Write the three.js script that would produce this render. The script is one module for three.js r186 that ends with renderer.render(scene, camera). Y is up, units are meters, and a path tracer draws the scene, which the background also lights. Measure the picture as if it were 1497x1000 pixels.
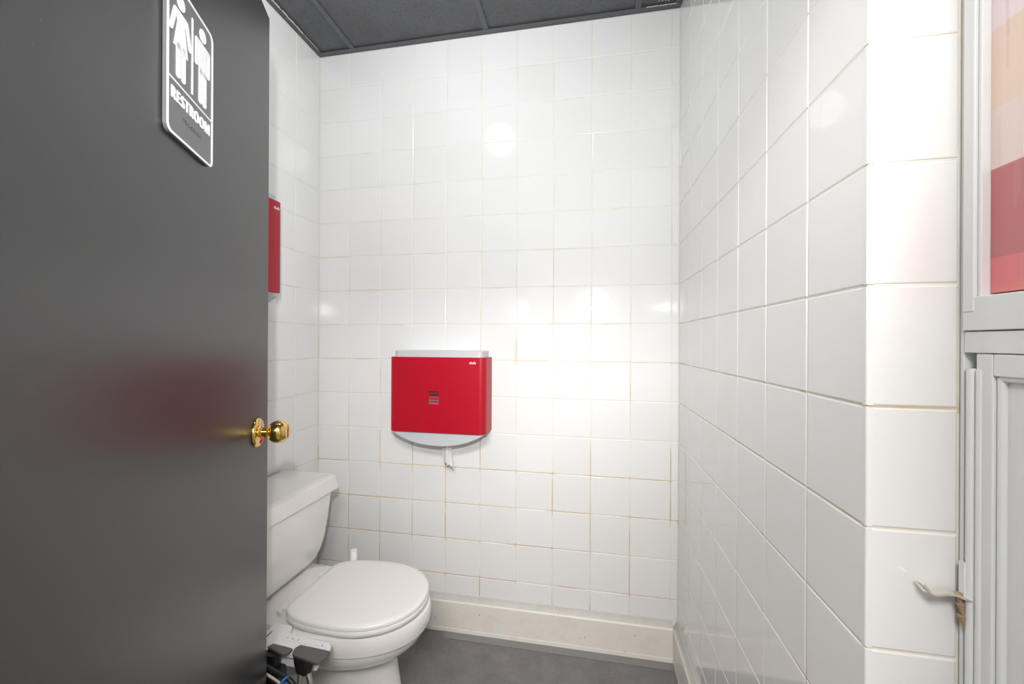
import * as THREE from 'three';
import { RoundedBoxGeometry } from 'three/addons/geometries/RoundedBoxGeometry.js';
import { mergeGeometries, toCreasedNormals } from 'three/addons/utils/BufferGeometryUtils.js';
import { FontLoader } from 'three/addons/loaders/FontLoader.js';
import { TextGeometry } from 'three/addons/geometries/TextGeometry.js';
import { RectAreaLightUniformsLib } from 'three/addons/lights/RectAreaLightUniformsLib.js';

RectAreaLightUniformsLib.init();
const scene = new THREE.Scene();
scene.background = new THREE.Color(0x000000);

// ---------- camera ----------
const camera = new THREE.PerspectiveCamera(2 * Math.atan(500 / 592.48) * 180 / Math.PI, 1497 / 1000, 0.02, 50);
camera.position.set(1.2053, 1.2246, 1.6541);
camera.rotation.set(0, 0.18432, 0.0049, 'YXZ');
scene.add(camera);

// ---------- renderer, exposure ----------
const renderer = new THREE.WebGLRenderer({ antialias: true });
renderer.toneMapping = THREE.LinearToneMapping;
renderer.toneMappingExposure = 1.12;
renderer.shadowMap.enabled = true;

// ---------- lights that are not in a fitting of their own below: strengths only ----------
const FLASH = 6.0, LAMP = 0.29, HALL = 40;
const FLASH_COLOR = new THREE.Color().setRGB(0.985, 0.995, 1), LAMP_COLOR = new THREE.Color().setRGB(0.97, 0.99, 1), HALL_COLOR = new THREE.Color().setRGB(1, 0.97, 0.94);

// ---------- sizes ----------
const S = 0.1524;                 // tile pitch
const G = 0.0028;                 // joint width
const CEIL = 2.517, RX = 1.5514, RZ = 1.07, ROW0 = 2.365, PLINTH = 0.13, NX = 1.645, FZ = 1.457;

// ---------- helpers ----------
let seed = 20240611;
const rnd = () => { seed = (seed * 1664525 + 1013904223) >>> 0; return seed / 4294967296; };
const rr = (a, b) => a + (b - a) * rnd();
const V = (x, y, z) => new THREE.Vector3(x, y, z);
function mesh(name, geo, mat, parent = scene) {
  const m = new THREE.Mesh(geo, mat); m.name = name; m.castShadow = true; m.receiveShadow = true; parent.add(m); return m;
}
function group(name, pos = [0, 0, 0], parent = scene) {
  const g = new THREE.Group(); g.name = name; g.position.set(...pos); parent.add(g); return g;
}
function tag(o, label, category, g) { o.userData.label = label; o.userData.category = category; if (g) o.userData.group = g; return o; }
function structure(o, label, category) { o.userData.kind = 'structure'; if (label) { o.userData.label = label; o.userData.category = category; } return o; }
function box(x0, x1, y0, y1, z0, z1, r = 0) {
  const g = r ? new RoundedBoxGeometry(x1 - x0, y1 - y0, z1 - z0, 2, r) : new THREE.BoxGeometry(x1 - x0, y1 - y0, z1 - z0);
  g.translate((x0 + x1) / 2, (y0 + y1) / 2, (z0 + z1) / 2); return g;
}
function metreUV(g) {
  if (g.index) g = g.toNonIndexed();
  g.computeVertexNormals();
  const p = g.attributes.position, n = g.attributes.normal, uv = new Float32Array(p.count * 2);
  for (let i = 0; i < p.count; i++) {
    const ax = Math.abs(n.getX(i)), ay = Math.abs(n.getY(i)), az = Math.abs(n.getZ(i));
    if (ay >= ax && ay >= az) { uv[2 * i] = p.getX(i); uv[2 * i + 1] = p.getZ(i); }
    else if (ax >= az) { uv[2 * i] = p.getZ(i); uv[2 * i + 1] = p.getY(i); }
    else { uv[2 * i] = p.getX(i); uv[2 * i + 1] = p.getY(i); }
  }
  g.setAttribute('uv', new THREE.BufferAttribute(uv, 2)); return g;
}
function merge(list) { return mergeGeometries(list.map(g => { const q = g.index ? g.toNonIndexed() : g; for (const k of Object.keys(q.attributes)) if (!['position', 'normal', 'uv'].includes(k)) q.deleteAttribute(k); return q; })); }
function tube(points, r, seg = 40, rad = 8) { return new THREE.TubeGeometry(new THREE.CatmullRomCurve3(points.map(p => V(...p))), seg, r, rad, false); }
// surface through rings of points (each ring an array of [x,y,z] with the same count), closed round, optional caps
function loft(rings, capStart = true, capEnd = true, crease = 0.6) {
  const n = rings[0].length, pos = [], idx = [];
  for (const r of rings) for (const p of r) pos.push(...p);
  for (let i = 0; i < rings.length - 1; i++) for (let j = 0; j < n; j++) {
    const a = i * n + j, b = i * n + (j + 1) % n, c = a + n, d = b + n; idx.push(a, b, d, a, d, c);
  }
  const cap = (i, flip) => {
    const c = [0, 0, 0]; for (const p of rings[i]) for (let k = 0; k < 3; k++) c[k] += p[k] / n;
    const ci = pos.length / 3; pos.push(...c);
    for (let j = 0; j < n; j++) { const a = i * n + j, b = i * n + (j + 1) % n; flip ? idx.push(ci, b, a) : idx.push(ci, a, b); }
  };
  if (capStart) cap(0, true); if (capEnd) cap(rings.length - 1, false);
  let g = new THREE.BufferGeometry();
  g.setAttribute('position', new THREE.Float32BufferAttribute(pos, 3)); g.setIndex(idx);
  g = toCreasedNormals(g, crease);
  g.setAttribute('uv', new THREE.Float32BufferAttribute(new Float32Array(g.attributes.position.count * 2), 2));
  return g;
}
const roundRectShape = (w, h, r) => {
  const s = new THREE.Shape(), x = -w / 2, y = -h / 2;
  s.moveTo(x + r, y); s.lineTo(x + w - r, y); s.absarc(x + w - r, y + r, r, -Math.PI / 2, 0); s.lineTo(x + w, y + h - r); s.absarc(x + w - r, y + h - r, r, 0, Math.PI / 2);
  s.lineTo(x + r, y + h); s.absarc(x + r, y + h - r, r, Math.PI / 2, Math.PI); s.lineTo(x, y + r); s.absarc(x + r, y + r, r, Math.PI, 1.5 * Math.PI); return s;
};
function canvas(w, h, draw) { const c = document.createElement('canvas'); c.width = w; c.height = h; draw(c.getContext('2d'), w, h); return c; }
function texture(c, color = true, rx = 1, ry = 1) {
  const t = new THREE.CanvasTexture(c); if (color) t.colorSpace = THREE.SRGBColorSpace;
  t.wrapS = t.wrapT = THREE.RepeatWrapping; t.repeat.set(rx, ry); t.magFilter = THREE.LinearFilter; return t;
}
function dots(c, w, h, n, r0, r1, cols, a0, a1) {
  for (let i = 0; i < n; i++) {
    c.globalAlpha = rr(a0, a1); c.fillStyle = cols[Math.floor(rnd() * cols.length)]; c.beginPath();
    c.ellipse(rnd() * w, rnd() * h, rr(r0, r1), rr(r0, r1), rnd() * 3, 0, 7); c.fill();
  }
  c.globalAlpha = 1;
}
const lin = (r, g, b) => new THREE.Color().setRGB(r, g, b);

// ---------- materials ----------
const tileMats = [0, 1, 2, 3].map(i => new THREE.MeshPhysicalMaterial({ name: 'glazed white tile', color: lin(0.818 + 0.006 * i, 0.818 + 0.006 * i, 0.81 + 0.007 * i), roughness: 0.11, specularIntensity: 0.25, clearcoat: 0.8, clearcoatRoughness: 0.02 }));
function groutTexture(stains) {
  return texture(canvas(1024, 1024, (c, w, h) => {
    c.fillStyle = '#ebe6dc'; c.fillRect(0, 0, w, h);
    dots(c, w, h, 2600, 4, 22, ['#efebe3', '#e3dccd', '#dfd5c2', '#ebe5da'], 0.15, 0.5);
    const px = 1024 / 2.56;                     // 2.56 m to the side, v upwards
    for (const [x, y, len, across, col, a] of stains) {
      c.fillStyle = col;
      for (let k = 0; k < 14; k++) { c.globalAlpha = a * rr(0.3, 1); const u = x + (across ? rr(0, len) : rr(-0.003, 0.003)), v = y + (across ? rr(-0.003, 0.003) : rr(0, len)); c.beginPath(); c.ellipse(u * px, 1024 - v * px, across ? rr(6, 18) : 3, across ? 3 : rr(6, 18), 0, 0, 7); c.fill(); }
    }
    c.globalAlpha = 1;
  }), true, 1 / 2.56, 1 / 2.56);
}
const stainList = [];
for (let i = 0; i < 330; i++) {                  // tan staining of the joints, as the photograph shows it on the lower courses
  const r = 5 + Math.floor(rnd() * 11), cI = Math.floor(rnd() * 11), heavy = r >= 11 ? (cI < 7 ? 0.5 : 0.34) : r >= 8 ? 0.15 : 0.07;
  if (rnd() > heavy + 0.2) continue;
  stainList.push(rnd() < 0.55 ? [cI * S, ROW0 - r * S, S * rr(0.6, 1), true, ['#d2b27c', '#c9ad80', '#dcc39a'][i % 3], heavy] : [cI * S, ROW0 - r * S, S * rr(0.6, 1), false, ['#d2b27c', '#c6a572', '#dcc39a'][i % 3], heavy]);
}
const groutBack = new THREE.MeshStandardMaterial({ name: 'stained tile grout', map: groutTexture(stainList), roughness: 0.9 });
const groutPlain = new THREE.MeshStandardMaterial({ name: 'tile grout', map: groutTexture(stainList.filter((s, i) => i % 3 === 0)), roughness: 0.9 });
const whitePlinth = new THREE.MeshPhysicalMaterial({ name: 'white painted skirting', map: texture(canvas(512, 512, (c, w, h) => { c.fillStyle = '#e9e5de'; c.fillRect(0, 0, w, h); dots(c, w, h, 500, 3, 26, ['#efece6', '#ded8cc', '#e4ddd2'], 0.05, 0.25); dots(c, w, h, 16, 1, 3, ['#8d8474', '#a39a8a'], 0.3, 0.7); }), true, 1.6, 1.6), roughness: 0.35 });
const caulkMat = new THREE.MeshStandardMaterial({ name: 'grubby silicone', map: texture(canvas(256, 256, (c, w, h) => { c.fillStyle = '#c9c6c1'; c.fillRect(0, 0, w, h); dots(c, w, h, 420, 3, 16, ['#c2beb8', '#d0cdc8', '#c4bdb0'], 0.1, 0.35); }), true, 3, 3), roughness: 0.5 });
const floorMap = canvas(1024, 1024, (c, w, h) => {
  c.fillStyle = '#757373'; c.fillRect(0, 0, w, h);
  dots(c, w, h, 900, 10, 70, ['#5f5d5d', '#8a8887', '#6c6867', '#807f80'], 0.06, 0.2);
  dots(c, w, h, 9000, 0.6, 2.2, ['#4c4a4a', '#a19f9d', '#5f5c5a'], 0.2, 0.6);
  c.strokeStyle = '#a09e9c'; for (let i = 0; i < 60; i++) { c.globalAlpha = rr(0.1, 0.4); c.lineWidth = rr(0.5, 1.2); const x = rnd() * w, y = rnd() * h; c.beginPath(); c.moveTo(x, y); c.lineTo(x + rr(-50, 50), y + rr(-50, 50)); c.stroke(); }
});
const floorMat = new THREE.MeshStandardMaterial({ name: 'grey painted floor', map: texture(floorMap, true, 1, 1), bumpMap: texture(floorMap, false, 1, 1), bumpScale: 0.0006, roughness: 0.48 });
const floorStripMat = new THREE.MeshStandardMaterial({ name: 'paler grey floor strip', color: lin(0.24, 0.235, 0.235), map: null, roughness: 0.45 });
const ceilMap = canvas(1024, 1024, (c, w, h) => {
  c.fillStyle = '#616265'; c.fillRect(0, 0, w, h);
  dots(c, w, h, 400, 20, 90, ['#5a5b5e', '#67686b', '#5e6063'], 0.08, 0.25);
  dots(c, w, h, 5200, 1, 3.4, ['#3c3d3f', '#434447', '#333436'], 0.25, 0.9);
  dots(c, w, h, 1400, 1, 3, ['#77787a', '#808183'], 0.2, 0.5);
  c.strokeStyle = '#5d5e61'; for (let i = 0; i < 90; i++) { c.globalAlpha = rr(0.2, 0.5); c.lineWidth = rr(1, 3); const x = rnd() * w, y = rnd() * h; c.beginPath(); c.moveTo(x, y); c.lineTo(x + rr(20, 160), y + rr(-6, 6)); c.stroke(); }
});
const ceilMat = new THREE.MeshStandardMaterial({ name: 'grey pitted ceiling panel', map: texture(ceilMap, true, 1.7, 1.7), bumpMap: texture(ceilMap, false, 1.7, 1.7), bumpScale: 0.006, roughness: 0.85 });
const gridMat = new THREE.MeshStandardMaterial({ name: 'dark grey painted ceiling grid', color: lin(0.105, 0.11, 0.122), roughness: 0.5 });
const bareMetal = new THREE.MeshStandardMaterial({ name: 'chipped paint showing white', color: lin(0.72, 0.67, 0.58), roughness: 0.6 });
const doorBump = canvas(1024, 1024, (c, w, h) => { c.fillStyle = '#808080'; c.fillRect(0, 0, w, h); dots(c, w, h, 26000, 1.5, 5, ['#888', '#787878', '#8c8c8c', '#747474'], 0.1, 0.35); });
const doorMap = canvas(1024, 2048, (c, w, h) => { c.fillStyle = '#1f1f21'; c.fillRect(0, 0, w, h); dots(c, w, h, 300, 10, 60, ['#1d1d1e', '#222224'], 0.1, 0.3); dots(c, w, h, 220, 0.5, 1.4, ['#8a8580', '#777', '#1c1c1c'], 0.2, 0.55); });
const doorMat = new THREE.MeshPhysicalMaterial({ name: 'dark grey semi-gloss door paint', map: texture(doorMap, true, 1.3, 0.5), bumpMap: texture(doorBump, false, 3, 3), bumpScale: 0.0009, roughness: 0.32, ior: 1.66 });
const brass = new THREE.MeshPhysicalMaterial({ name: 'polished brass', color: lin(0.89, 0.62, 0.2), metalness: 1, roughness: 0.09 });
const signGrey = new THREE.MeshPhysicalMaterial({ name: 'grey sign plastic', color: lin(0.13, 0.132, 0.138), roughness: 0.4 });
const signWhite = new THREE.MeshStandardMaterial({ name: 'white sign plastic', color: lin(0.85, 0.86, 0.88), roughness: 0.35 });
const signDark = new THREE.MeshStandardMaterial({ name: 'dark braille dots', color: lin(0.05, 0.05, 0.055), roughness: 0.4 });
const redBump = canvas(512, 512, (c, w, h) => { c.fillStyle = '#808080'; c.fillRect(0, 0, w, h); dots(c, w, h, 14000, 0.8, 2.6, ['#909090', '#6f6f6f'], 0.2, 0.6); });
const red = new THREE.MeshPhysicalMaterial({ name: 'red textured plastic', color: lin(0.44, 0.006, 0.02), bumpMap: texture(redBump, false, 4, 4), bumpScale: 0.0002, roughness: 0.36, specularIntensity: 0.6 });
const paleGrey = new THREE.MeshPhysicalMaterial({ name: 'pale grey plastic', color: lin(0.56, 0.585, 0.61), roughness: 0.4 });
const dark = new THREE.MeshStandardMaterial({ name: 'dark slot', color: lin(0.012, 0.01, 0.01), roughness: 0.7 });
const logoWhite = new THREE.MeshStandardMaterial({ name: 'white print', color: lin(0.9, 0.9, 0.9), roughness: 0.5 });
const china = new THREE.MeshPhysicalMaterial({ name: 'white vitreous china', color: lin(0.83, 0.815, 0.785), roughness: 0.14, clearcoat: 0.5, clearcoatRoughness: 0.03 });
const seatPlastic = new THREE.MeshPhysicalMaterial({ name: 'white toilet seat plastic', color: lin(0.84, 0.825, 0.80), roughness: 0.28 });
const bidetWhite = new THREE.MeshPhysicalMaterial({ name: 'white bidet plastic', color: lin(0.82, 0.82, 0.83), roughness: 0.3 });
const knobGrey = new THREE.MeshPhysicalMaterial({ name: 'brushed dark grey plastic', color: lin(0.105, 0.1, 0.098), roughness: 0.42 });
const blackPlastic = new THREE.MeshPhysicalMaterial({ name: 'black plastic', color: lin(0.015, 0.015, 0.016), roughness: 0.4 });
const steelHose = new THREE.MeshStandardMaterial({ name: 'braided steel', color: lin(0.55, 0.52, 0.47), metalness: 1, roughness: 0.3, bumpMap: texture(canvas(128, 128, (c, w, h) => { c.fillStyle = '#777'; c.fillRect(0, 0, w, h); c.strokeStyle = '#eee'; c.lineWidth = 6; for (let i = -8; i < 16; i++) { c.beginPath(); c.moveTo(i * 16, 0); c.lineTo(i * 16 + 128, 128); c.moveTo(i * 16 + 128, 0); c.lineTo(i * 16, 128); c.stroke(); } }), false, 30, 1), bumpScale: 0.0008 });
const blueTape = new THREE.MeshStandardMaterial({ name: 'blue tape', color: lin(0.02, 0.16, 0.5), roughness: 0.5 });
const paper = new THREE.MeshPhysicalMaterial({ name: 'white tissue', color: lin(0.85, 0.84, 0.82), roughness: 0.95, transmission: 0.3, thickness: 0, side: THREE.DoubleSide });
const framePaint = new THREE.MeshPhysicalMaterial({ name: 'white painted window wood', color: lin(0.80, 0.82, 0.83), roughness: 0.35 });
const rawWood = new THREE.MeshStandardMaterial({ name: 'splintered bare wood', color: lin(0.42, 0.30, 0.18), roughness: 0.85 });
const gapDark = new THREE.MeshStandardMaterial({ name: 'unpainted dark rebate', color: lin(0.06, 0.05, 0.035), roughness: 0.9 });
const latchMetal = new THREE.MeshStandardMaterial({ name: 'tarnished plated steel', color: lin(0.74, 0.70, 0.63), metalness: 0.6, roughness: 0.35 });
const hallPaint = new THREE.MeshStandardMaterial({ name: 'off-white hall paint', color: lin(0.62, 0.6, 0.57), roughness: 0.85 });
const stripeMat = new THREE.MeshStandardMaterial({ name: 'striped print', roughness: 0.55, map: texture(canvas(256, 1024, (c, w, h) => {
  const y0 = 1.283, y1 = 2.0, at = y => h - (y - y0) / (y1 - y0) * h;
  for (const [a, b, col] of [[1.283, 1.323, '#e8888a'], [1.323, 1.4236, '#cb8084'], [1.4236, 1.4915, '#f3ded9'], [1.4915, 1.581, '#f1d9c8'], [1.581, 1.68, '#f4e3e4'], [1.68, 1.78, '#e7a9a4'], [1.78, 1.9, '#efd6c8'], [1.9, 2.0, '#f0dcdc']]) { c.fillStyle = col; c.fillRect(0, at(b), w, at(a) - at(b) + 1); }
  for (let i = 0; i < 160; i++) { c.globalAlpha = rr(0.03, 0.1); c.fillStyle = rnd() < 0.5 ? '#fff' : '#a06a66'; c.fillRect(rnd() * w, rnd() * h, rr(1, 3), rr(40, 260)); }
  c.globalAlpha = 1;
})) });

// ---------- tiles ----------
const tileCache = new Map();
function tileGeo(w, h) {          // glazed tile with eased edges; front face at z = 0, body behind it
  const k = w.toFixed(4) + '_' + h.toFixed(4);
  if (tileCache.has(k)) return tileCache.get(k);
  const ring = (i, z) => [[-w / 2 + i, -h / 2 + i, z], [w / 2 - i, -h / 2 + i, z], [w / 2 - i, h / 2 - i, z], [-w / 2 + i, h / 2 - i, z]];
  const g = loft([ring(0, -0.007), ring(0, -0.0016), ring(0.0006, -0.0006), ring(0.0022, 0)], false, true, 0.2);
  tileCache.set(k, g); return g;
}
function tileFace(parent, us, rows, place, turn) {
  for (let i = 0; i < us.length - 1; i++) for (let j = 0; j < rows.length - 1; j++) {
    const u0 = Math.min(us[i], us[i + 1]), u1 = Math.max(us[i], us[i + 1]), y1 = rows[j], y0 = rows[j + 1];
    const w = u1 - u0 - G, h = y1 - y0 - G; if (w < 0.006 || h < 0.006) continue;
    const t = mesh('tile', tileGeo(w, h), tileMats[Math.floor(rnd() * 4)], parent);
    const p = place((u0 + u1) / 2); t.position.set(p[0], (y0 + y1) / 2, p[1]);
    t.rotation.set(rr(-1, 1) * 0.0009, turn + rr(-1, 1) * 0.0009, 0, 'YXZ');
  }
}
const rowsY = [CEIL]; for (let r = 0; r < 15; r++) rowsY.push(ROW0 - r * S); rowsY.push(PLINTH - 0.004);

// ---------- back wall ----------
const wallBack = structure(group('wall_back'), 'white square-tiled wall behind the toilet and the wide red dispenser', 'wall');
mesh('grout_bed', metreUV(box(-0.12, RX + 0.1, 0, CEIL + 0.05, -0.12, -0.0014)), groutBack, wallBack);
const colsX = []; for (let c = 0; c <= 10; c++) colsX.push(c * S); colsX[0] = 0.001; colsX.push(RX + 0.001);
tileFace(wallBack, colsX, rowsY, u => [u, 0], 0);
// ---------- right wall with its end ----------
const wallRight = structure(group('wall_right'), 'white square-tiled side wall ending in a tiled corner', 'wall');
mesh('grout_bed', metreUV(box(RX + 0.0014, 1.80, 0, CEIL + 0.05, -0.12, RZ - 0.0014)), groutPlain, wallRight);
mesh('wall_body', metreUV(box(1.702, 1.80, 0, CEIL + 0.05, RZ, FZ + 0.12)), hallPaint, wallRight);
const colsZ = [RZ + 0.0016]; for (let k = 1; k <= 7; k++) colsZ.push(1.0804 - k * S); colsZ.push(0.0);
tileFace(wallRight, colsZ, rowsY, u => [RX, u], -Math.PI / 2);
tileFace(wallRight, [RX - 0.0016, NX + 0.0048], rowsY, u => [u, RZ], 0);
// ---------- left wall ----------
const wallLeft = structure(group('wall_left'), 'white square-tiled wall behind the toilet cistern', 'wall');
mesh('grout_bed', metreUV(box(-0.12, -0.0014, 0, CEIL + 0.05, -0.001, FZ + 0.12)), groutPlain, wallLeft);
const colsL = []; for (let k = 0; k <= 9; k++) colsL.push(k * S); colsL.push(FZ);
tileFace(wallLeft, colsL, rowsY, u => [0, u], Math.PI / 2);
// ---------- front wall with the doorway ----------
const DX0 = 0.735, DX1 = 1.53, DH = 2.04;
const wallFront = structure(group('wall_front'), 'white wall around the restroom doorway', 'wall');
mesh('wall_body', metreUV(box(-0.12, DX0, 0, CEIL + 0.05, FZ + 0.001, FZ + 0.12)), hallPaint, wallFront);
mesh('wall_body', metreUV(box(DX1, 1.70, 0, CEIL + 0.05, FZ + 0.001, FZ + 0.12)), hallPaint, wallFront);
mesh('lintel', metreUV(box(DX0, DX1, DH, CEIL + 0.05, FZ + 0.001, FZ + 0.12)), hallPaint, wallFront);
// ---------- floor ----------
const floor = structure(group('floor'), 'grey painted floor with scuffs and specks', 'floor');
mesh('floor_slab', metreUV(box(-1.2, 3.4, -0.1, 0, -0.12, 4.3)), floorMat, floor);
mesh('floor_strip', metreUV(box(0.62, RX - 0.025, 0.0002, 0.0022, 0.0215, 0.058)), floorStripMat, floor);
// ---------- skirting ----------
function skirting(name, geoms, label) {
  const g = structure(group(name), label, 'skirting');
  mesh('board', metreUV(geoms[0]), whitePlinth, g); mesh('caulk', metreUV(geoms[1]), caulkMat, g);
}
function bevelBoard(len) {        // profile in (out, up): a board with an eased top edge
  const s = new THREE.Shape(); s.moveTo(0, 0.001); s.lineTo(0.021, 0.001); s.lineTo(0.0205, 0.016); s.lineTo(0.0195, 0.018); s.lineTo(0.0195, PLINTH - 0.005); s.lineTo(0.0165, PLINTH); s.lineTo(0, PLINTH); s.closePath();
  return new THREE.ExtrudeGeometry(s, { depth: len, bevelEnabled: false });
}
function caulkBead(len) {
  const s = new THREE.Shape(); s.moveTo(0.0002, PLINTH); s.lineTo(0.0155, PLINTH); s.quadraticCurveTo(0.008, PLINTH + 0.009, 0.0035, PLINTH + 0.021); s.lineTo(0.0002, PLINTH + 0.022); s.closePath();
  return new THREE.ExtrudeGeometry(s, { depth: len, bevelEnabled: false, curveSegments: 5 });
}
const toBack = (g, len) => { g.rotateY(-Math.PI / 2); g.translate(len + 0.0, 0, 0); return g; };
{
  const L = RX - 0.02;
  skirting('baseboard_back', [toBack(bevelBoard(L), L), toBack(caulkBead(L), L)], 'white skirting board under the tiles behind the toilet');
  const toRight = g => { g.rotateY(Math.PI); g.translate(RX, 0, RZ - 0.001); return g; };      // out = -x, length towards -z
  skirting('baseboard_right', [toRight(bevelBoard(RZ - 0.002)), toRight(caulkBead(RZ - 0.002))], 'white skirting board along the tiled side wall');
  const toLeft = g => { g.translate(0, 0, 0.025); return g; };
  skirting('baseboard_left', [toLeft(bevelBoard(FZ - 0.03)), toLeft(caulkBead(FZ - 0.03))], 'white skirting board behind the toilet cistern');
}

// ---------- ceiling ----------
const ceiling = structure(group('ceiling'), 'dark grey suspended ceiling of pitted panels in a painted grid', 'ceiling');
mesh('ceiling_slab', metreUV(box(-0.12, 1.80, CEIL + 0.05, CEIL + 0.15, -0.12, FZ + 0.12)), hallPaint, ceiling);
{
  const bars = [0.1755, 0.785, 1.391], edges = [0.002, ...bars.flatMap(b => [b, b]), NX - 0.002];
  for (let i = 0; i < edges.length; i += 2) {
    const a = edges[i] + (i ? 0.002 : 0), b = edges[i + 1] - 0.002;
    mesh('ceiling_panel', metreUV(box(a, b, CEIL + 0.0075, CEIL + 0.022, 0.002, 1.205)), ceilMat, ceiling);
    mesh('ceiling_panel', metreUV(box(a, b, CEIL + 0.0075, CEIL + 0.022, 1.209, FZ - 0.002)), ceilMat, ceiling);
  }
  for (const b of bars) mesh('grid_bar', merge([box(b - 0.011, b + 0.011, CEIL + 0.0005, CEIL + 0.0032, 0.02, FZ - 0.02), box(b - 0.0015, b + 0.0015, CEIL + 0.003, CEIL + 0.04, 0.02, FZ - 0.02)]), gridMat, ceiling);
  mesh('grid_bar', box(0.02, NX - 0.02, CEIL + 0.0008, CEIL + 0.003, 1.196, 1.218), gridMat, ceiling);
  const angleX = z => merge([box(0.001, NX, CEIL - 0.0005, CEIL + 0.001, z, z + 0.024), box(0.001, NX, CEIL - 0.0005, CEIL + 0.03, z, z + 0.0012)]);
  mesh('wall_angle', angleX(0.0012), gridMat, ceiling);
  mesh('wall_angle', merge([box(0.0012, 0.024, CEIL - 0.0004, CEIL + 0.0012, 0.001, FZ), box(0.0012, 0.0025, CEIL - 0.0004, CEIL + 0.03, 0.001, FZ)]), gridMat, ceiling);
  mesh('wall_angle', merge([box(RX - 0.024, RX - 0.0012, CEIL - 0.0004, CEIL + 0.0012, 0.001, RZ), box(RX - 0.0025, RX - 0.0012, CEIL - 0.0004, CEIL + 0.03, 0.001, RZ)]), gridMat, ceiling);
  // chipped lip where the paint has come off
  const chips = [];
  for (let i = 0; i < 26; i++) { const z = 0.05 + 0.011 * i, k = i > 8 ? 1.5 : 0.4; chips.push(new THREE.IcosahedronGeometry(1, 0).scale(rr(0.0008, 0.0026) * k, rr(0.001, 0.002), rr(0.006, 0.012)).translate(0.0242 + rr(-0.0012, 0.0012) * k, CEIL - 0.0004, z)); }
  for (let i = 0; i < 24; i++) { const x = 1.425 + 0.0045 * i; chips.push(new THREE.IcosahedronGeometry(1, 0).scale(rr(0.002, 0.005), rr(0.001, 0.002), rr(0.001, 0.0025)).translate(x, CEIL - 0.0002, 0.0245 + rr(0, 0.001))); if (i > 8 && rnd() < 0.5) chips.push(new THREE.IcosahedronGeometry(1, 0).scale(0.0015, 0.0012, rr(0.004, 0.012)).translate(x, CEIL + 0.0028, 0.034 + rr(0, 0.02))); }
  mesh('paint_chips', merge(chips), bareMetal, ceiling).userData.kind = 'stuff';
}

// ---------- hall behind the camera ----------
{
  const hz = FZ + 0.12, H = (n, g, l) => structure(mesh(n, metreUV(g), hallPaint), l, 'wall');
  H('wall_hall_left', box(-1.2, -1.1, 0, CEIL + 0.05, hz, 4.2), 'off-white hall wall beside the restroom door');
  H('wall_hall_right', box(3.2, 3.3, 0, CEIL + 0.05, hz, 4.2), 'off-white hall wall at the far side');
  H('wall_hall_end', box(-1.2, 3.3, 0, CEIL + 0.05, 4.2, 4.3), 'off-white hall wall facing the restroom door');
  H('wall_hall_front', merge([box(-1.2, -0.12, 0, CEIL + 0.05, FZ, hz), box(1.80, 3.3, 0, CEIL + 0.05, FZ, hz)]), 'off-white hall wall flanking the restroom');
  structure(mesh('ceiling_hall', metreUV(box(-1.2, 3.3, CEIL + 0.05, CEIL + 0.15, hz, 4.3)), hallPaint), 'off-white hall ceiling', 'ceiling');
  const p = tag(group('hall_light_panel', [1.2, CEIL + 0.05, 2.7]), 'white ceiling light panel in the hall outside the restroom', 'light');
  mesh('frame', merge([box(-0.62, 0.62, -0.03, 0, -0.32, -0.3), box(-0.62, 0.62, -0.03, 0, 0.3, 0.32), box(-0.62, -0.6, -0.03, 0, -0.3, 0.3), box(0.6, 0.62, -0.03, 0, -0.3, 0.3)]), framePaint, p);
  mesh('diffuser', box(-0.6, 0.6, -0.018, -0.001, -0.3, 0.3), new THREE.MeshStandardMaterial({ name: 'lit diffuser', color: lin(0.8, 0.8, 0.8), emissive: HALL_COLOR, emissiveIntensity: 2 }), p);
  const l = new THREE.RectAreaLight(HALL_COLOR, HALL, 1.18, 0.58); l.position.set(0, -0.022, 0); l.rotation.x = -Math.PI / 2; p.add(l);
}

// ---------- globe lamp on the restroom ceiling ----------
{
  const g = tag(group('ceiling_lamp', [0.685, CEIL, 0.71]), 'small white glass globe lamp on the dark ceiling', 'lamp');
  mesh('base', new THREE.CylinderGeometry(0.05, 0.056, 0.02, 40).translate(0, -0.01, 0), framePaint, g);
  const gl = new THREE.SphereGeometry(0.071, 48, 32).scale(1, 0.98, 1).translate(0, -0.086, 0);
  mesh('globe', gl, new THREE.MeshStandardMaterial({ name: 'glowing opal glass', color: lin(0.9, 0.9, 0.9), emissive: LAMP_COLOR, emissiveIntensity: 11, roughness: 0.4 }), g);
  const l = new THREE.PointLight(LAMP_COLOR, LAMP, 0, 2); l.position.set(0, -0.086, 0); l.castShadow = true; l.shadow.radius = 4; g.add(l);
}
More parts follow.
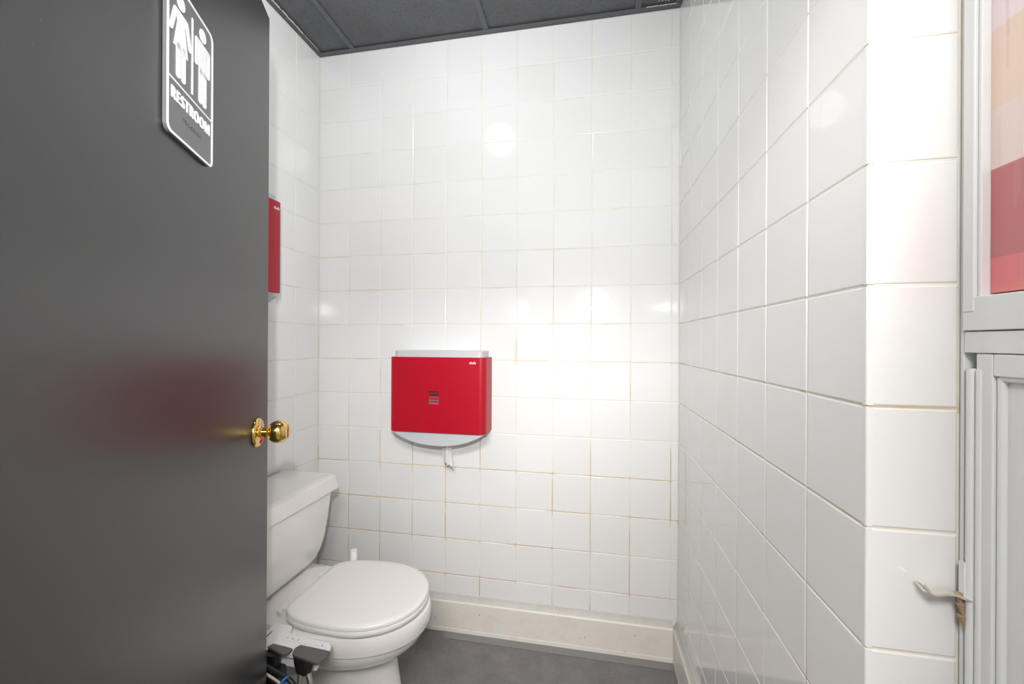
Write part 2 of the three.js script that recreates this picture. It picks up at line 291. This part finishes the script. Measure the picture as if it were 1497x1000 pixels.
// ---------- flash on its stand, a step behind the camera ----------
{
  const g = tag(group('flash_stand', [1.2553, 0, 1.86]), 'black photographic flash on a slim stand in the doorway', 'flash');
  mesh('pole', new THREE.CylinderGeometry(0.009, 0.011, 1.42, 16).translate(0, 0.73, 0.03), blackPlastic, g);
  for (let k = 0; k < 3; k++) mesh('leg', tube([[0, 0.32, 0.03], [0.16 * Math.sin(k * 2.094), 0.16, 0.03 + 0.16 * Math.cos(k * 2.094)], [0.3 * Math.sin(k * 2.094), 0.008, 0.03 + 0.3 * Math.cos(k * 2.094)]], 0.007, 8, 8), blackPlastic, g);
  mesh('flash_body', new RoundedBoxGeometry(0.07, 0.1, 0.05, 3, 0.008).translate(0, 1.45, 0.035), blackPlastic, g);
  mesh('flash_head', new RoundedBoxGeometry(0.078, 0.058, 0.1, 3, 0.008).translate(0, 1.514, 0.002), blackPlastic, g);
  mesh('flash_lens', box(-0.035, 0.035, 1.49, 1.538, -0.0505, -0.0485), new THREE.MeshStandardMaterial({ name: 'firing flash window', color: lin(0.9, 0.9, 0.9), emissive: FLASH_COLOR, emissiveIntensity: 40 }), g);
  const l = new THREE.SpotLight(FLASH_COLOR, FLASH, 0, 57 * Math.PI / 180, 1, 2); l.position.set(0, 1.514, -0.06); l.target.position.set(-0.42, 1.64, -1.06);
  l.castShadow = true; l.shadow.radius = 1.4; l.shadow.mapSize.set(2048, 2048); g.add(l, l.target);
}

// ---------- door ----------
const DW = 0.762;
const door = structure(group('door_1', [0.748, 0, 1.457]), 'dark grey restroom door standing open with brass knob', 'door');
door.rotation.y = Math.atan2(0.9025, -0.4308);
mesh('door_slab', metreUV(box(0, DW, 0.012, 2.03, -0.04, 0, 0.0015)), doorMat, door);
{
  const k = group('knob', [DW - 0.078, 1.012, 0], door);
  const rose = new THREE.LatheGeometry([[0.0001, 0], [0.0335, 0], [0.0338, 0.0015], [0.0333, 0.0035], [0.0315, 0.006], [0.0295, 0.0072], [0.027, 0.0072], [0.0245, 0.006], [0.021, 0.0052], [0.0165, 0.0052], [0.014, 0.0065], [0.0125, 0.009]].map(p => new THREE.Vector2(...p)), 64).rotateX(Math.PI / 2);
  mesh('rose', rose, brass, k);
  const prof = [[0.0118, 0.006], [0.0118, 0.021], [0.0122, 0.0225]];
  for (let i = 0; i <= 22; i++) { const a = (0.15 + 0.62 * i / 22) * Math.PI; prof.push([0.0266 * Math.sin(a), 0.046 - 0.0245 * Math.cos(a)]); }
  prof.push([0.0168, 0.0652], [0.0155, 0.0648], [0.0145, 0.0635], [0.0001, 0.0632]);
  const ball = new THREE.LatheGeometry(prof.map(p => new THREE.Vector2(...p)), 64).rotateX(Math.PI / 2);
  mesh('knob_ball', ball, brass, k);
  const back = group('knob', [DW - 0.078, 1.012, -0.04], door); back.rotation.y = Math.PI;
  mesh('rose', rose, brass, back); mesh('knob_ball', ball, brass, back);
  for (const y of [0.25, 1.02, 1.8]) mesh('hinge', new THREE.CylinderGeometry(0.006, 0.006, 0.09, 14).translate(-0.004, y, -0.006), brass, door);
}

// ---------- restroom sign ----------
const font = await new FontLoader().loadAsync('fonts/droid/droid_sans_bold.typeface.json');
function text(str, h, depth, width) {
  const g = new TextGeometry(str, { font, size: h, depth, curveSegments: 4, bevelEnabled: false }); g.computeBoundingBox();
  const b = g.boundingBox; g.translate(-(b.min.x + b.max.x) / 2, -(b.min.y + b.max.y) / 2, 0);
  if (width) g.scale(width / (b.max.x - b.min.x), 1, 1);
  return g;
}
{
  const W = 0.14, Hh = 0.228;
  const at = V(0.368, 1.521, 0.0005).applyAxisAngle(V(0, 1, 0), door.rotation.y).add(door.position);
  const g = tag(group('restroom_sign', [at.x, at.y, at.z]), 'grey restroom sign with white woman and man figures on the dark door', 'sign');
  g.rotation.y = door.rotation.y;
  const ex = (s, d, z, bevel = 0) => new THREE.ExtrudeGeometry(s, { depth: d, bevelEnabled: !!bevel, bevelSize: bevel, bevelThickness: bevel, bevelSegments: 2, curveSegments: 10 }).translate(0, 0, z);
  mesh('plate', ex(roundRectShape(W, Hh, 0.013), 0.005, 0).translate(0, Hh / 2, 0), signGrey, g);
  const rim = roundRectShape(W, Hh, 0.013); rim.holes.push(roundRectShape(W - 0.0075, Hh - 0.0075, 0.0095));
  mesh('border', ex(rim, 0.0012, 0.005).translate(0, Hh / 2, 0), signWhite, g);
  const yl = 0.0795;
  mesh('rule', box(-0.066, 0.066, yl - 0.0013, yl + 0.0013, 0.005, 0.0062), signWhite, g);
  mesh('divider', box(-0.0017, 0.0017, yl + 0.009, yl + 0.128, 0.005, 0.0062), signWhite, g);
  const poly = (pts) => { const s = new THREE.Shape(); s.moveTo(...pts[0]); for (const p of pts.slice(1)) s.lineTo(...p); s.closePath(); return s; };
  const cap = (x0, y0, x1, y1, r) => { // round-ended bar
    const s = new THREE.Shape(), a = Math.atan2(y1 - y0, x1 - x0); s.absarc(x0, y0, r, a + Math.PI / 2, a + 1.5 * Math.PI); s.absarc(x1, y1, r, a - Math.PI / 2, a + Math.PI / 2); s.closePath(); return s;
  };
  const disc = (x, y, r) => { const s = new THREE.Shape(); s.absarc(x, y, r, 0, Math.PI * 2); return s; };
  const fig = (shapes) => merge(shapes.map(s => ex(s, 0.0012, 0.005)));
  const wx = -0.0335, by = yl + 0.011;
  mesh('woman_figure', fig([disc(wx, by + 0.113, 0.0105),
    poly([[wx - 0.0145, by + 0.098], [wx + 0.0145, by + 0.098], [wx + 0.0095, by + 0.082], [wx + 0.0195, by + 0.041], [wx - 0.0195, by + 0.041], [wx - 0.0095, by + 0.082]]),
    cap(wx - 0.0158, by + 0.0938, wx - 0.0265, by + 0.062, 0.0041), cap(wx + 0.0158, by + 0.0938, wx + 0.0265, by + 0.062, 0.0041),
    cap(wx - 0.0072, by + 0.045, wx - 0.0072, by + 0.004, 0.0055), cap(wx + 0.0072, by + 0.045, wx + 0.0072, by + 0.004, 0.0055)]), signWhite, g);
  const mx = 0.0335;
  mesh('man_figure', fig([disc(mx, by + 0.113, 0.0105),
    poly([[mx - 0.0215, by + 0.099], [mx + 0.0215, by + 0.099], [mx + 0.0125, by + 0.086], [mx + 0.0125, by + 0.048], [mx - 0.0125, by + 0.048], [mx - 0.0125, by + 0.086]]),
    cap(mx - 0.0205, by + 0.0945, mx - 0.0205, by + 0.058, 0.0042), cap(mx + 0.0205, by + 0.0945, mx + 0.0205, by + 0.058, 0.0042),
    cap(mx - 0.007, by + 0.05, mx - 0.007, by + 0.004, 0.0056), cap(mx + 0.007, by + 0.05, mx + 0.007, by + 0.004, 0.0056)]), signWhite, g);
  mesh('lettering', text('RESTROOM', 0.0175, 0.0012, 0.117).translate(0, yl - 0.019, 0.005), signWhite, g);
  const br = []; // raised dots, two cells high
  for (let i = 0; i < 9; i++) for (const [dx, dy] of [[0, 0], [0.0024, 0], [0, 0.0024], [0.0024, 0.0024], [0, 0.0048], [0.0024, 0.0048]]) if (rnd() < 0.55) br.push(new THREE.SphereGeometry(0.0009, 6, 4).translate(-0.026 + i * 0.0062 + dx, yl - 0.047 + dy, 0.005));
  mesh('braille', merge(br), signDark, g).userData.kind = 'stuff';
}

// ---------- wide red tissue dispenser on the back wall ----------
function roundProfile(x0, x1, d, r, z0 = 0.001) { // plan outline (x, z), rounded front corners
  const p = [[x0, z0], [x0, d - r]];
  for (let k = 1; k <= 8; k++) { const a = k / 8 * Math.PI / 2; p.push([x0 + r - r * Math.cos(a), d - r + r * Math.sin(a)]); }
  p.push([x1 - r, d]);
  for (let k = 1; k <= 8; k++) { const a = k / 8 * Math.PI / 2; p.push([x1 - r + r * Math.sin(a), d - r + r * Math.cos(a)]); }
  p.push([x1, z0]); return p;
}
const upBox = (...a) => { const e = a[6] ?? 0.002, [x0, x1, y0, y1, d, r] = a; const ring = (i, y) => roundProfile(x0 + i, x1 - i, d - i, r).map(([x, z]) => [x, y, z]); const g = loft([ring(e, y0), ring(0, y0 + e), ring(0, y1 - e), ring(e, y1)], true, true, 0.5); return metreUVkeep(g); };
function metreUVkeep(g) { const p = g.attributes.position, n = g.attributes.normal, uv = new Float32Array(p.count * 2); for (let i = 0; i < p.count; i++) { const ax = Math.abs(n.getX(i)), ay = Math.abs(n.getY(i)), az = Math.abs(n.getZ(i)); if (ay > ax && ay > az) { uv[2 * i] = p.getX(i); uv[2 * i + 1] = p.getZ(i); } else if (ax > az) { uv[2 * i] = p.getZ(i); uv[2 * i + 1] = p.getY(i); } else { uv[2 * i] = p.getX(i); uv[2 * i + 1] = p.getY(i); } } g.setAttribute('uv', new THREE.BufferAttribute(uv, 2)); return g; }
{
  const g = tag(group('tissue_dispenser', [0.6085, 0.857, 0]), 'wide red wall dispenser with grey chin on the tiles beside the toilet', 'dispenser');
  const w = 0.2035;
  const cover = mesh('cover', upBox(-w, w, 0, 0.305, 0.112, 0.026), red, g);
  mesh('back_case', upBox(-w + 0.014, w - 0.014, 0.29, 0.331, 0.1, 0.022), paleGrey, g);
  // curved chin under the cover
  const s = new THREE.Shape(); s.moveTo(-w + 0.018, 0.004); s.lineTo(-w + 0.02, -0.006); s.quadraticCurveTo(-0.11, -0.052, 0.008, -0.052); s.quadraticCurveTo(0.11, -0.05, w - 0.02, -0.006); s.lineTo(w - 0.018, 0.004); s.closePath();
  mesh('chin', new THREE.ExtrudeGeometry(s, { depth: 0.096, bevelEnabled: true, bevelSize: 0.003, bevelThickness: 0.003, bevelSegments: 2, curveSegments: 20 }).translate(0, 0, 0.004), paleGrey, g);
  for (let i = 0; i < 5; i++) mesh('window_slot', box(-0.03, 0.012, 0.166 - i * 0.0115 - 0.0028, 0.166 - i * 0.0115 + 0.0028, 0.1115, 0.1124), i < 2 ? dark : new THREE.MeshStandardMaterial({ name: 'slot with paper behind', color: lin(0.05 + i * 0.03, 0.055 + i * 0.03, 0.06 + i * 0.03), roughness: 0.5 }), g);
  mesh('maker_mark', text('chafs', 0.009, 0.0005, 0.026).translate(0.152, 0.284, 0.112), logoWhite, g);
  // tissue tongue
  const t = tag(group('tissue', [0.6085, 0.0, 0.05]), 'white tissue with torn end hanging from the wide red dispenser', 'tissue');
  const pts = [], idx = [], uv = [], NU = 12, NV = 14, sheets = [[0.0, -0.004, 0.024], [0.004, 0.006, 0.03]];
  for (const [oz, ox, wd] of sheets) {
    const base = pts.length / 3;
    for (let j = 0; j <= NV; j++) for (let i = 0; i <= NU; i++) {
      const u = i / NU - 0.5, v = j / NV, end = 0.098 + (ox > 0 ? 0.016 * u * 2 + 0.01 * Math.abs(Math.sin(i * 2.1)) : -0.008 - 0.012 * u + 0.006 * Math.sin(i * 1.7));
      pts.push(0.02 + ox + u * wd * (1 + 0.35 * v) + 0.014 * v * v, 0.82 - v * end, oz + 0.006 * Math.sin(u * 7 + v * 2 + oz * 300) + 0.008 * v * v); uv.push(u, v);
    }
    for (let j = 0; j < NV; j++) for (let i = 0; i < NU; i++) { const a = base + j * (NU + 1) + i; idx.push(a, a + 1, a + NU + 2, a, a + NU + 2, a + NU + 1); }
  }
  const geo = new THREE.BufferGeometry(); geo.setAttribute('position', new THREE.Float32BufferAttribute(pts, 3)); geo.setAttribute('uv', new THREE.Float32BufferAttribute(uv, 2)); geo.setIndex(idx); geo.computeVertexNormals();
  mesh('sheet', geo, paper, t);
}
// ---------- tall red dispenser on the left wall ----------
{
  const g = tag(group('soap_dispenser', [0, 1.398, 0.455]), 'tall narrow red wall dispenser beside the dark door edge', 'dispenser');
  g.rotation.y = Math.PI / 2;
  mesh('cover', upBox(-0.105, 0.105, 0, 0.331, 0.104, 0.014), red, g);
  mesh('back_case', upBox(-0.094, 0.094, 0.318, 0.352, 0.094, 0.014), paleGrey, g);
  const s = new THREE.Shape(); s.moveTo(0.004, 0.004); s.lineTo(0.094, 0.004); s.lineTo(0.094, -0.012); s.lineTo(0.03, -0.05); s.lineTo(0.004, -0.05); s.closePath();
  mesh('chin', new THREE.ExtrudeGeometry(s, { depth: 0.184, bevelEnabled: true, bevelSize: 0.002, bevelThickness: 0.002, bevelSegments: 2 }).rotateY(-Math.PI / 2).translate(0.092, 0, 0), paleGrey, g);
  mesh('nozzle', new THREE.CylinderGeometry(0.012, 0.009, 0.02, 16).translate(0.03, -0.037, 0.06), dark, g);
  mesh('maker_mark', text('chafs', 0.009, 0.0005, 0.026).translate(0.078, 0.304, 0.104), logoWhite, g);
}

// ---------- toilet ----------
const TZ = 0.443;
const toilet = tag(group('toilet', [0, 0, TZ]), 'white china toilet with closed lid against the tiled wall', 'toilet');
{
  const N = 44;
  const rrect = (cx, hx, hz, r, y, dz = 0) => { // rounded rectangle ring in plan
    const out = []; for (let i = 0; i < N; i++) { const q = Math.floor(i / (N / 4)), t = (i % (N / 4)) / (N / 4 - 1) * Math.PI / 2, sx = [1, -1, -1, 1][q], sz = [1, 1, -1, -1][q], a = q * Math.PI / 2 + t; out.push([cx + sx * (hx - r) + r * Math.cos(a), y, dz + sz * (hz - r) + r * Math.sin(a)]); }
    return out.reverse();
  };
  // cistern: widest at the rim, drawn in with a large curve at the foot
  const tk = [[0.372, 0.14, 0.115, 0.04], [0.376, 0.155, 0.14, 0.045], [0.388, 0.171, 0.17, 0.045], [0.41, 0.185, 0.192, 0.045], [0.44, 0.193, 0.205, 0.042], [0.48, 0.2, 0.211, 0.036], [0.55, 0.208, 0.215, 0.03], [0.645, 0.216, 0.219, 0.026], [0.65, 0.214, 0.217, 0.026]];
  mesh('cistern', loft(tk.map(([y, d, hz, r]) => rrect(0.018 + d / 2, d / 2, hz, r, y)), true, true, 0.7), china, toilet);
  const lid = [[0.65, 0.236, 0.228, 0.012], [0.652, 0.24, 0.231, 0.013], [0.668, 0.24, 0.231, 0.013], [0.699, 0.231, 0.2275, 0.012], [0.704, 0.226, 0.2245, 0.012], [0.7065, 0.216, 0.219, 0.014], [0.7055, 0.2, 0.21, 0.016], [0.7055, 0.1, 0.12, 0.02]];
  mesh('cistern_lid', loft(lid.map(([y, d, hz, r]) => rrect(0.01 + d / 2, d / 2, hz, r, y)), true, true, 0.35), china, toilet);
  // lid and seat outline: straight back, round front
  const egg = (sc, y, xb, xf, hw, n = 56, backHalf = 0.108) => {
    const out = [], xm = xb + (xf - xb) * 0.50;
    for (let i = 0; i < n; i++) {
      const t = i / n * Math.PI * 2, c = Math.cos(t), s = Math.sin(t);
      let x, z;
      if (c >= 0) { x = xm + (xf - xm) * Math.pow(c, 0.96); z = hw * Math.sign(s) * Math.pow(Math.abs(s), 0.96); }
      else { const k = Math.min(1, -c * 1.06); x = xm - (xm - xb) * Math.min(1, Math.pow(k, 0.85)); z = Math.sign(s) * (Math.abs(s) > 0.32 ? backHalf + (hw - backHalf) * Math.pow(Math.max(0, (Math.abs(s) - 0.32) / 0.68), 0.62) : backHalf * Math.abs(s) / 0.32); }
      const cx = (xb + xf) / 2; out.push([cx + (x - cx) * sc, y, z * sc]);
    }
    return out.reverse();
  };
  const XB = 0.305, XF = 0.703, HW = 0.174;
  mesh('seat_lid', loft([egg(0.985, 0.4025, XB, XF, HW), egg(1.0, 0.405, XB, XF, HW), egg(1.0, 0.410, XB, XF, HW), egg(0.992, 0.414, XB, XF, HW), egg(0.97, 0.4165, XB, XF, HW), egg(0.9, 0.418, XB, XF, HW), egg(0.6, 0.4195, XB, XF, HW), egg(0.25, 0.420, XB, XF, HW)], true, true, 0.8), seatPlastic, toilet);
  mesh('seat', loft([egg(0.99, 0.384, XB, XF, HW), egg(1.005, 0.387, XB, XF, HW), egg(1.008, 0.397, XB, XF, HW), egg(0.995, 0.4015, XB, XF, HW), egg(0.9, 0.402, XB, XF, HW)], true, true, 0.8), seatPlastic, toilet);
  for (const z of [-0.095, 0.1]) {
    mesh('hinge', merge([new THREE.CylinderGeometry(0.02, 0.0215, 0.014, 28).translate(0.284, 0.384, z), new RoundedBoxGeometry(0.036, 0.012, 0.024, 3, 0.005).translate(0.3, 0.394, z)]), seatPlastic, toilet);
  }
  mesh('bolt_cap', new THREE.CylinderGeometry(0.0125, 0.0135, 0.07, 24).translate(0.352, 0.41, -0.168), seatPlastic, toilet);
  // bowl: rim, overhang, belly, waist and foot
  const bowl = (y, xb, xf, hw, bh) => egg(1, y, xb, xf, hw, 56, bh);
  const bw = [
    [0.003, 0.19, 0.655, 0.118, 0.1], [0.02, 0.19, 0.655, 0.118, 0.1], [0.035, 0.195, 0.64, 0.108, 0.09], [0.1, 0.2, 0.62, 0.095, 0.08], [0.19, 0.2, 0.605, 0.095, 0.08], [0.232, 0.2, 0.61, 0.106, 0.085],
    [0.25, 0.19, 0.638, 0.132, 0.095], [0.268, 0.19, 0.664, 0.151, 0.105], [0.292, 0.19, 0.688, 0.166, 0.115], [0.316, 0.19, 0.699, 0.1705, 0.12], [0.3225, 0.19, 0.7, 0.171, 0.12], [0.3245, 0.19, 0.709, 0.178, 0.12], [0.34, 0.19, 0.712, 0.18, 0.12], [0.366, 0.19, 0.713, 0.1805, 0.12], [0.376, 0.19, 0.709, 0.1775, 0.12], [0.381, 0.19, 0.695, 0.168, 0.115]];
  mesh('bowl', loft(bw.map(a => bowl(...a)), true, true, 0.45), china, toilet);
  // flat deck that carries the cistern and the seat hinges
  mesh('deck', loft([[0.335, 0.115, 0.16, 0.05], [0.345, 0.125, 0.172, 0.05], [0.372, 0.128, 0.175, 0.05], [0.377, 0.12, 0.168, 0.05]].map(([y, hx, hz, r]) => rrect(0.19, hx, hz, r, y)), true, true, 0.6), china, toilet);
}

// ---------- bidet attachment ----------
{
  const g = tag(group('bidet_attachment'), 'white bidet control arm with two dark grey levers beside the toilet seat', 'bidet');
  const s = new THREE.Shape();               // plan: (x, -z)
  const P = [[0.309, 0.609], [0.361, 0.6095], [0.368, 0.618], [0.372, 0.634], [0.385, 0.64], [0.447, 0.644], [0.512, 0.65], [0.522, 0.66], [0.526, 0.694], [0.52, 0.702], [0.305, 0.702], [0.301, 0.694]].map(([x, z]) => [x, -z]);
  s.moveTo(...P[0]); for (const p of P.slice(1)) s.lineTo(...p); s.closePath();
  mesh('control_arm', new THREE.ExtrudeGeometry(s, { depth: 0.009, bevelEnabled: true, bevelSize: 0.0015, bevelThickness: 0.0015, bevelSegments: 2 }).rotateX(-Math.PI / 2).translate(0, 0.3835, 0), bidetWhite, g);
  mesh('skirt', box(0.305, 0.50, 0.345, 0.382, 0.675, 0.69, 0.004), bidetWhite, g);
  const lever = (x0, x1, zb, zf) => { // cap is a slanted paddle at the near edge of the arm
    const l = group('lever', [0, 0, 0], g), sh = new THREE.Shape();
    sh.moveTo(x0 + 0.006, -zb); sh.lineTo(x1 - 0.012, -(zb + 0.004)); sh.lineTo(x1, -(zb + 0.006)); sh.quadraticCurveTo(x1 + 0.004, -(zf - 0.006), x1 - 0.008, -zf); sh.lineTo(x0 + 0.016, -(zf - 0.012)); sh.quadraticCurveTo(x0, -(zf - 0.014), x0, -(zb + 0.01)); sh.closePath();
    mesh('lever_cap', new THREE.ExtrudeGeometry(sh, { depth: 0.004, bevelEnabled: true, bevelSize: 0.0015, bevelThickness: 0.0015, bevelSegments: 2, curveSegments: 6 }).rotateX(-Math.PI / 2).translate(0, 0.3965, 0), knobGrey, l);
    const xc = (x0 + x1) / 2 - 0.012, zc = (zb + zf) / 2 + 0.003, hw = (x1 - x0) * 0.29;
    const ring = (y, a, b2) => [...Array(20)].map((_, i) => [xc + a * Math.cos(-i / 20 * 6.2832), y, zc + b2 * Math.sin(-i / 20 * 6.2832)]);
    mesh('lever_stem', loft([ring(0.352, hw * 0.62, 0.011), ring(0.358, hw * 0.8, 0.013), ring(0.38, hw, 0.015), ring(0.394, hw * 1.05, 0.016)].map(r => r.reverse()), true, true, 0.6), blackPlastic, l);
  };
  lever(0.364, 0.432, 0.69, 0.717); lever(0.44, 0.536, 0.68, 0.726);
  // small printed words and symbols on the arm
  const mark = (x, z, r) => new THREE.CylinderGeometry(r, r, 0.0004, 12).translate(x, 0.3941, z);
  mesh('printed_marks', merge([mark(0.385, 0.654, 0.0022), mark(0.402, 0.655, 0.0026), mark(0.42, 0.656, 0.0024), mark(0.498, 0.662, 0.0024), ...[...Array(16)].map((_, i) => box(0.38 + i * 0.0085 - 0.0018, 0.38 + i * 0.0085 + 0.0018, 0.3939, 0.3943, 0.6635 + (i % 2) * 0.0006, 0.6648))]), new THREE.MeshStandardMaterial({ name: 'pale blue grey print', color: lin(0.36, 0.39, 0.48), roughness: 0.6 }), g).userData.kind = 'stuff';
  mesh('printed_word', text('bidet', 0.007, 0.0004, 0.03).rotateX(-Math.PI / 2).rotateY(Math.PI / 2).translate(0.322, 0.394, 0.655), new THREE.MeshStandardMaterial({ name: 'dark print', color: lin(0.12, 0.12, 0.13), roughness: 0.6 }), g);
  mesh('hose', tube([[0.472, 0.356, 0.712], [0.474, 0.32, 0.722], [0.462, 0.2, 0.74], [0.42, 0.07, 0.74], [0.3, 0.03, 0.73]], 0.0068), steelHose, g);
  mesh('hose', tube([[0.49, 0.356, 0.708], [0.502, 0.33, 0.714], [0.488, 0.22, 0.71], [0.44, 0.09, 0.71], [0.32, 0.04, 0.7]], 0.0068), steelHose, g);
  mesh('valve_block', new RoundedBoxGeometry(0.045, 0.05, 0.036, 3, 0.006).translate(0.388, 0.328, 0.703), blackPlastic, g);
  mesh('hose', tube([[0.2, 0.41, 0.734], [0.32, 0.395, 0.737], [0.42, 0.376, 0.741], [0.48, 0.352, 0.746], [0.51, 0.24, 0.75], [0.42, 0.05, 0.75]], 0.0055), blackPlastic, g);
  mesh('hose', tube([[0.2, 0.401, 0.744], [0.32, 0.387, 0.747], [0.42, 0.367, 0.751], [0.47, 0.342, 0.756], [0.495, 0.23, 0.76], [0.4, 0.05, 0.758]], 0.003), new THREE.MeshStandardMaterial({ name: 'cream plastic tube', color: lin(0.6, 0.55, 0.45), roughness: 0.4 }), g);
  mesh('hose', tube([[0.2, 0.394, 0.735], [0.31, 0.38, 0.738], [0.40, 0.36, 0.742], [0.45, 0.33, 0.746], [0.47, 0.2, 0.748], [0.38, 0.05, 0.745]], 0.0055), blackPlastic, g);
  mesh('blue_tie', new THREE.TorusGeometry(0.011, 0.003, 8, 20).rotateY(1.2).rotateZ(-0.3).translate(0.455, 0.36, 0.748), blueTape, g);
}

// ---------- window frame beyond the wall end ----------
{
  const w = structure(group('window_1', [NX, 0, RZ]), 'white painted window frame with a closed lower shutter', 'window');
  // local: x = into the wall, z = towards the hall
  const L = FZ - RZ - 0.004, zz = 0.002;
  mesh('casing', box(0.004, 0.056, 0.4, 2.2, zz, 0.007, 0.001), framePaint, w);
  mesh('stile', box(0.0, 0.05, 1.262, 2.2, 0.009, 0.024, 0.002), framePaint, w);
  mesh('glazing_bead', box(0.003, 0.05, 1.275, 2.2, 0.0245, 0.029, 0.0015), framePaint, w);
  mesh('stile', box(0.0, 0.05, 0.4, 2.2, L - 0.03, L, 0.002), framePaint, w);
  mesh('rail', box(0.001, 0.05, 1.2405, 1.280, 0.008, L - 0.031, 0.0015), framePaint, w);
  mesh('rail', box(0.003, 0.05, 1.2145, 1.2395, 0.0085, L - 0.031, 0.0012), framePaint, w);
  mesh('rail', box(0.0, 0.05, 2.16, 2.2, 0.03, L - 0.031, 0.0015), framePaint, w);
  mesh('rebate', box(0.03, 0.055, 0.4, 1.214, 0.0075, 0.03), gapDark, w);
  const sh = group('shutter', [0, 0, 0], w);
  mesh('shutter_panel', box(0.012, 0.05, 0.4, 1.19, 0.03, L - 0.031), framePaint, sh);
  mesh('shutter_stile', box(0.004, 0.03, 0.4, 1.2138, 0.0225, 0.042, 0.0015), framePaint, sh);
  mesh('shutter_rail', box(0.004, 0.03, 1.189, 1.2138, 0.0425, L - 0.031, 0.0015), framePaint, sh);
  const bead = (z, r, y1) => new THREE.CylinderGeometry(r, r, y1 - 0.4, 20).translate(0.006, (y1 + 0.4) / 2, z);
  mesh('shutter_moulding', bead(0.0155, 0.0052, 1.196), framePaint, sh);
  mesh('shutter_moulding', bead(0.0262, 0.0042, 1.195), framePaint, sh);
  mesh('shutter_moulding', bead(0.0465, 0.004, 1.188).translate(0.004, 0, 0), framePaint, sh);
  mesh('shutter_moulding', new THREE.CylinderGeometry(0.004, 0.004, L - 0.08, 16).rotateX(Math.PI / 2).translate(0.01, 1.187, 0.047 + (L - 0.08) / 2), framePaint, sh);
  // bent latch with splintered wood under it
  const strip = (pts, w2, t) => { // ribbon of width w2 (z) along a path in the x,y plane
    const c = pts.map(([x, y]) => [x, y]), rings = c.map(([x, y], i) => { const a = c[Math.max(0, i - 1)], b = c[Math.min(c.length - 1, i + 1)], dx = b[0] - a[0], dy = b[1] - a[1], l = Math.hypot(dx, dy), nx = -dy / l * t / 2, ny = dx / l * t / 2; return [[x + nx, y + ny, -w2 / 2], [x + nx, y + ny, w2 / 2], [x - nx, y - ny, w2 / 2], [x - nx, y - ny, -w2 / 2]]; });
    return loft(rings, true, true, 0.3);
  };
  const latch = group('latch', [0, 0.931, 0.014], w);
  mesh('latch_tongue', strip([[-0.045, 0.0075], [-0.036, -0.0035], [-0.033, -0.0045], [-0.02, -0.002], [-0.012, -0.002], [0.002, -0.007], [0.012, -0.0085]], 0.012, 0.0022), latchMetal, latch);
  mesh('latch_plate', box(-0.001, 0.0012, -0.008, 0.035, -0.006, 0.001), framePaint, latch);
  const sp = []; for (const [x, y, sy] of [[-0.003, -0.014, 0.012], [-0.001, -0.026, 0.012], [0.0, -0.038, 0.01]]) sp.push(new THREE.ConeGeometry(0.0042, sy * 2, 5).rotateZ(Math.PI + 0.2).translate(x, y, -0.001));
  mesh('splintered_wood', merge(sp), rawWood, latch);
  const b = tag(mesh('striped_board', box(NX + 0.012, NX + 0.024, 1.283, 2.0, RZ + 0.0295, FZ - 0.04)), 'board with pink, peach and rose stripes in the white window frame', 'board');
  b.material = stripeMat;
  // print runs along the board's length, stripes level
  const p = b.geometry.attributes.position, uv = b.geometry.attributes.uv; for (let i = 0; i < p.count; i++) uv.setXY(i, (p.getZ(i) - RZ) * 3, (p.getY(i) - 1.283) / 0.717);
}

renderer.render(scene, camera);
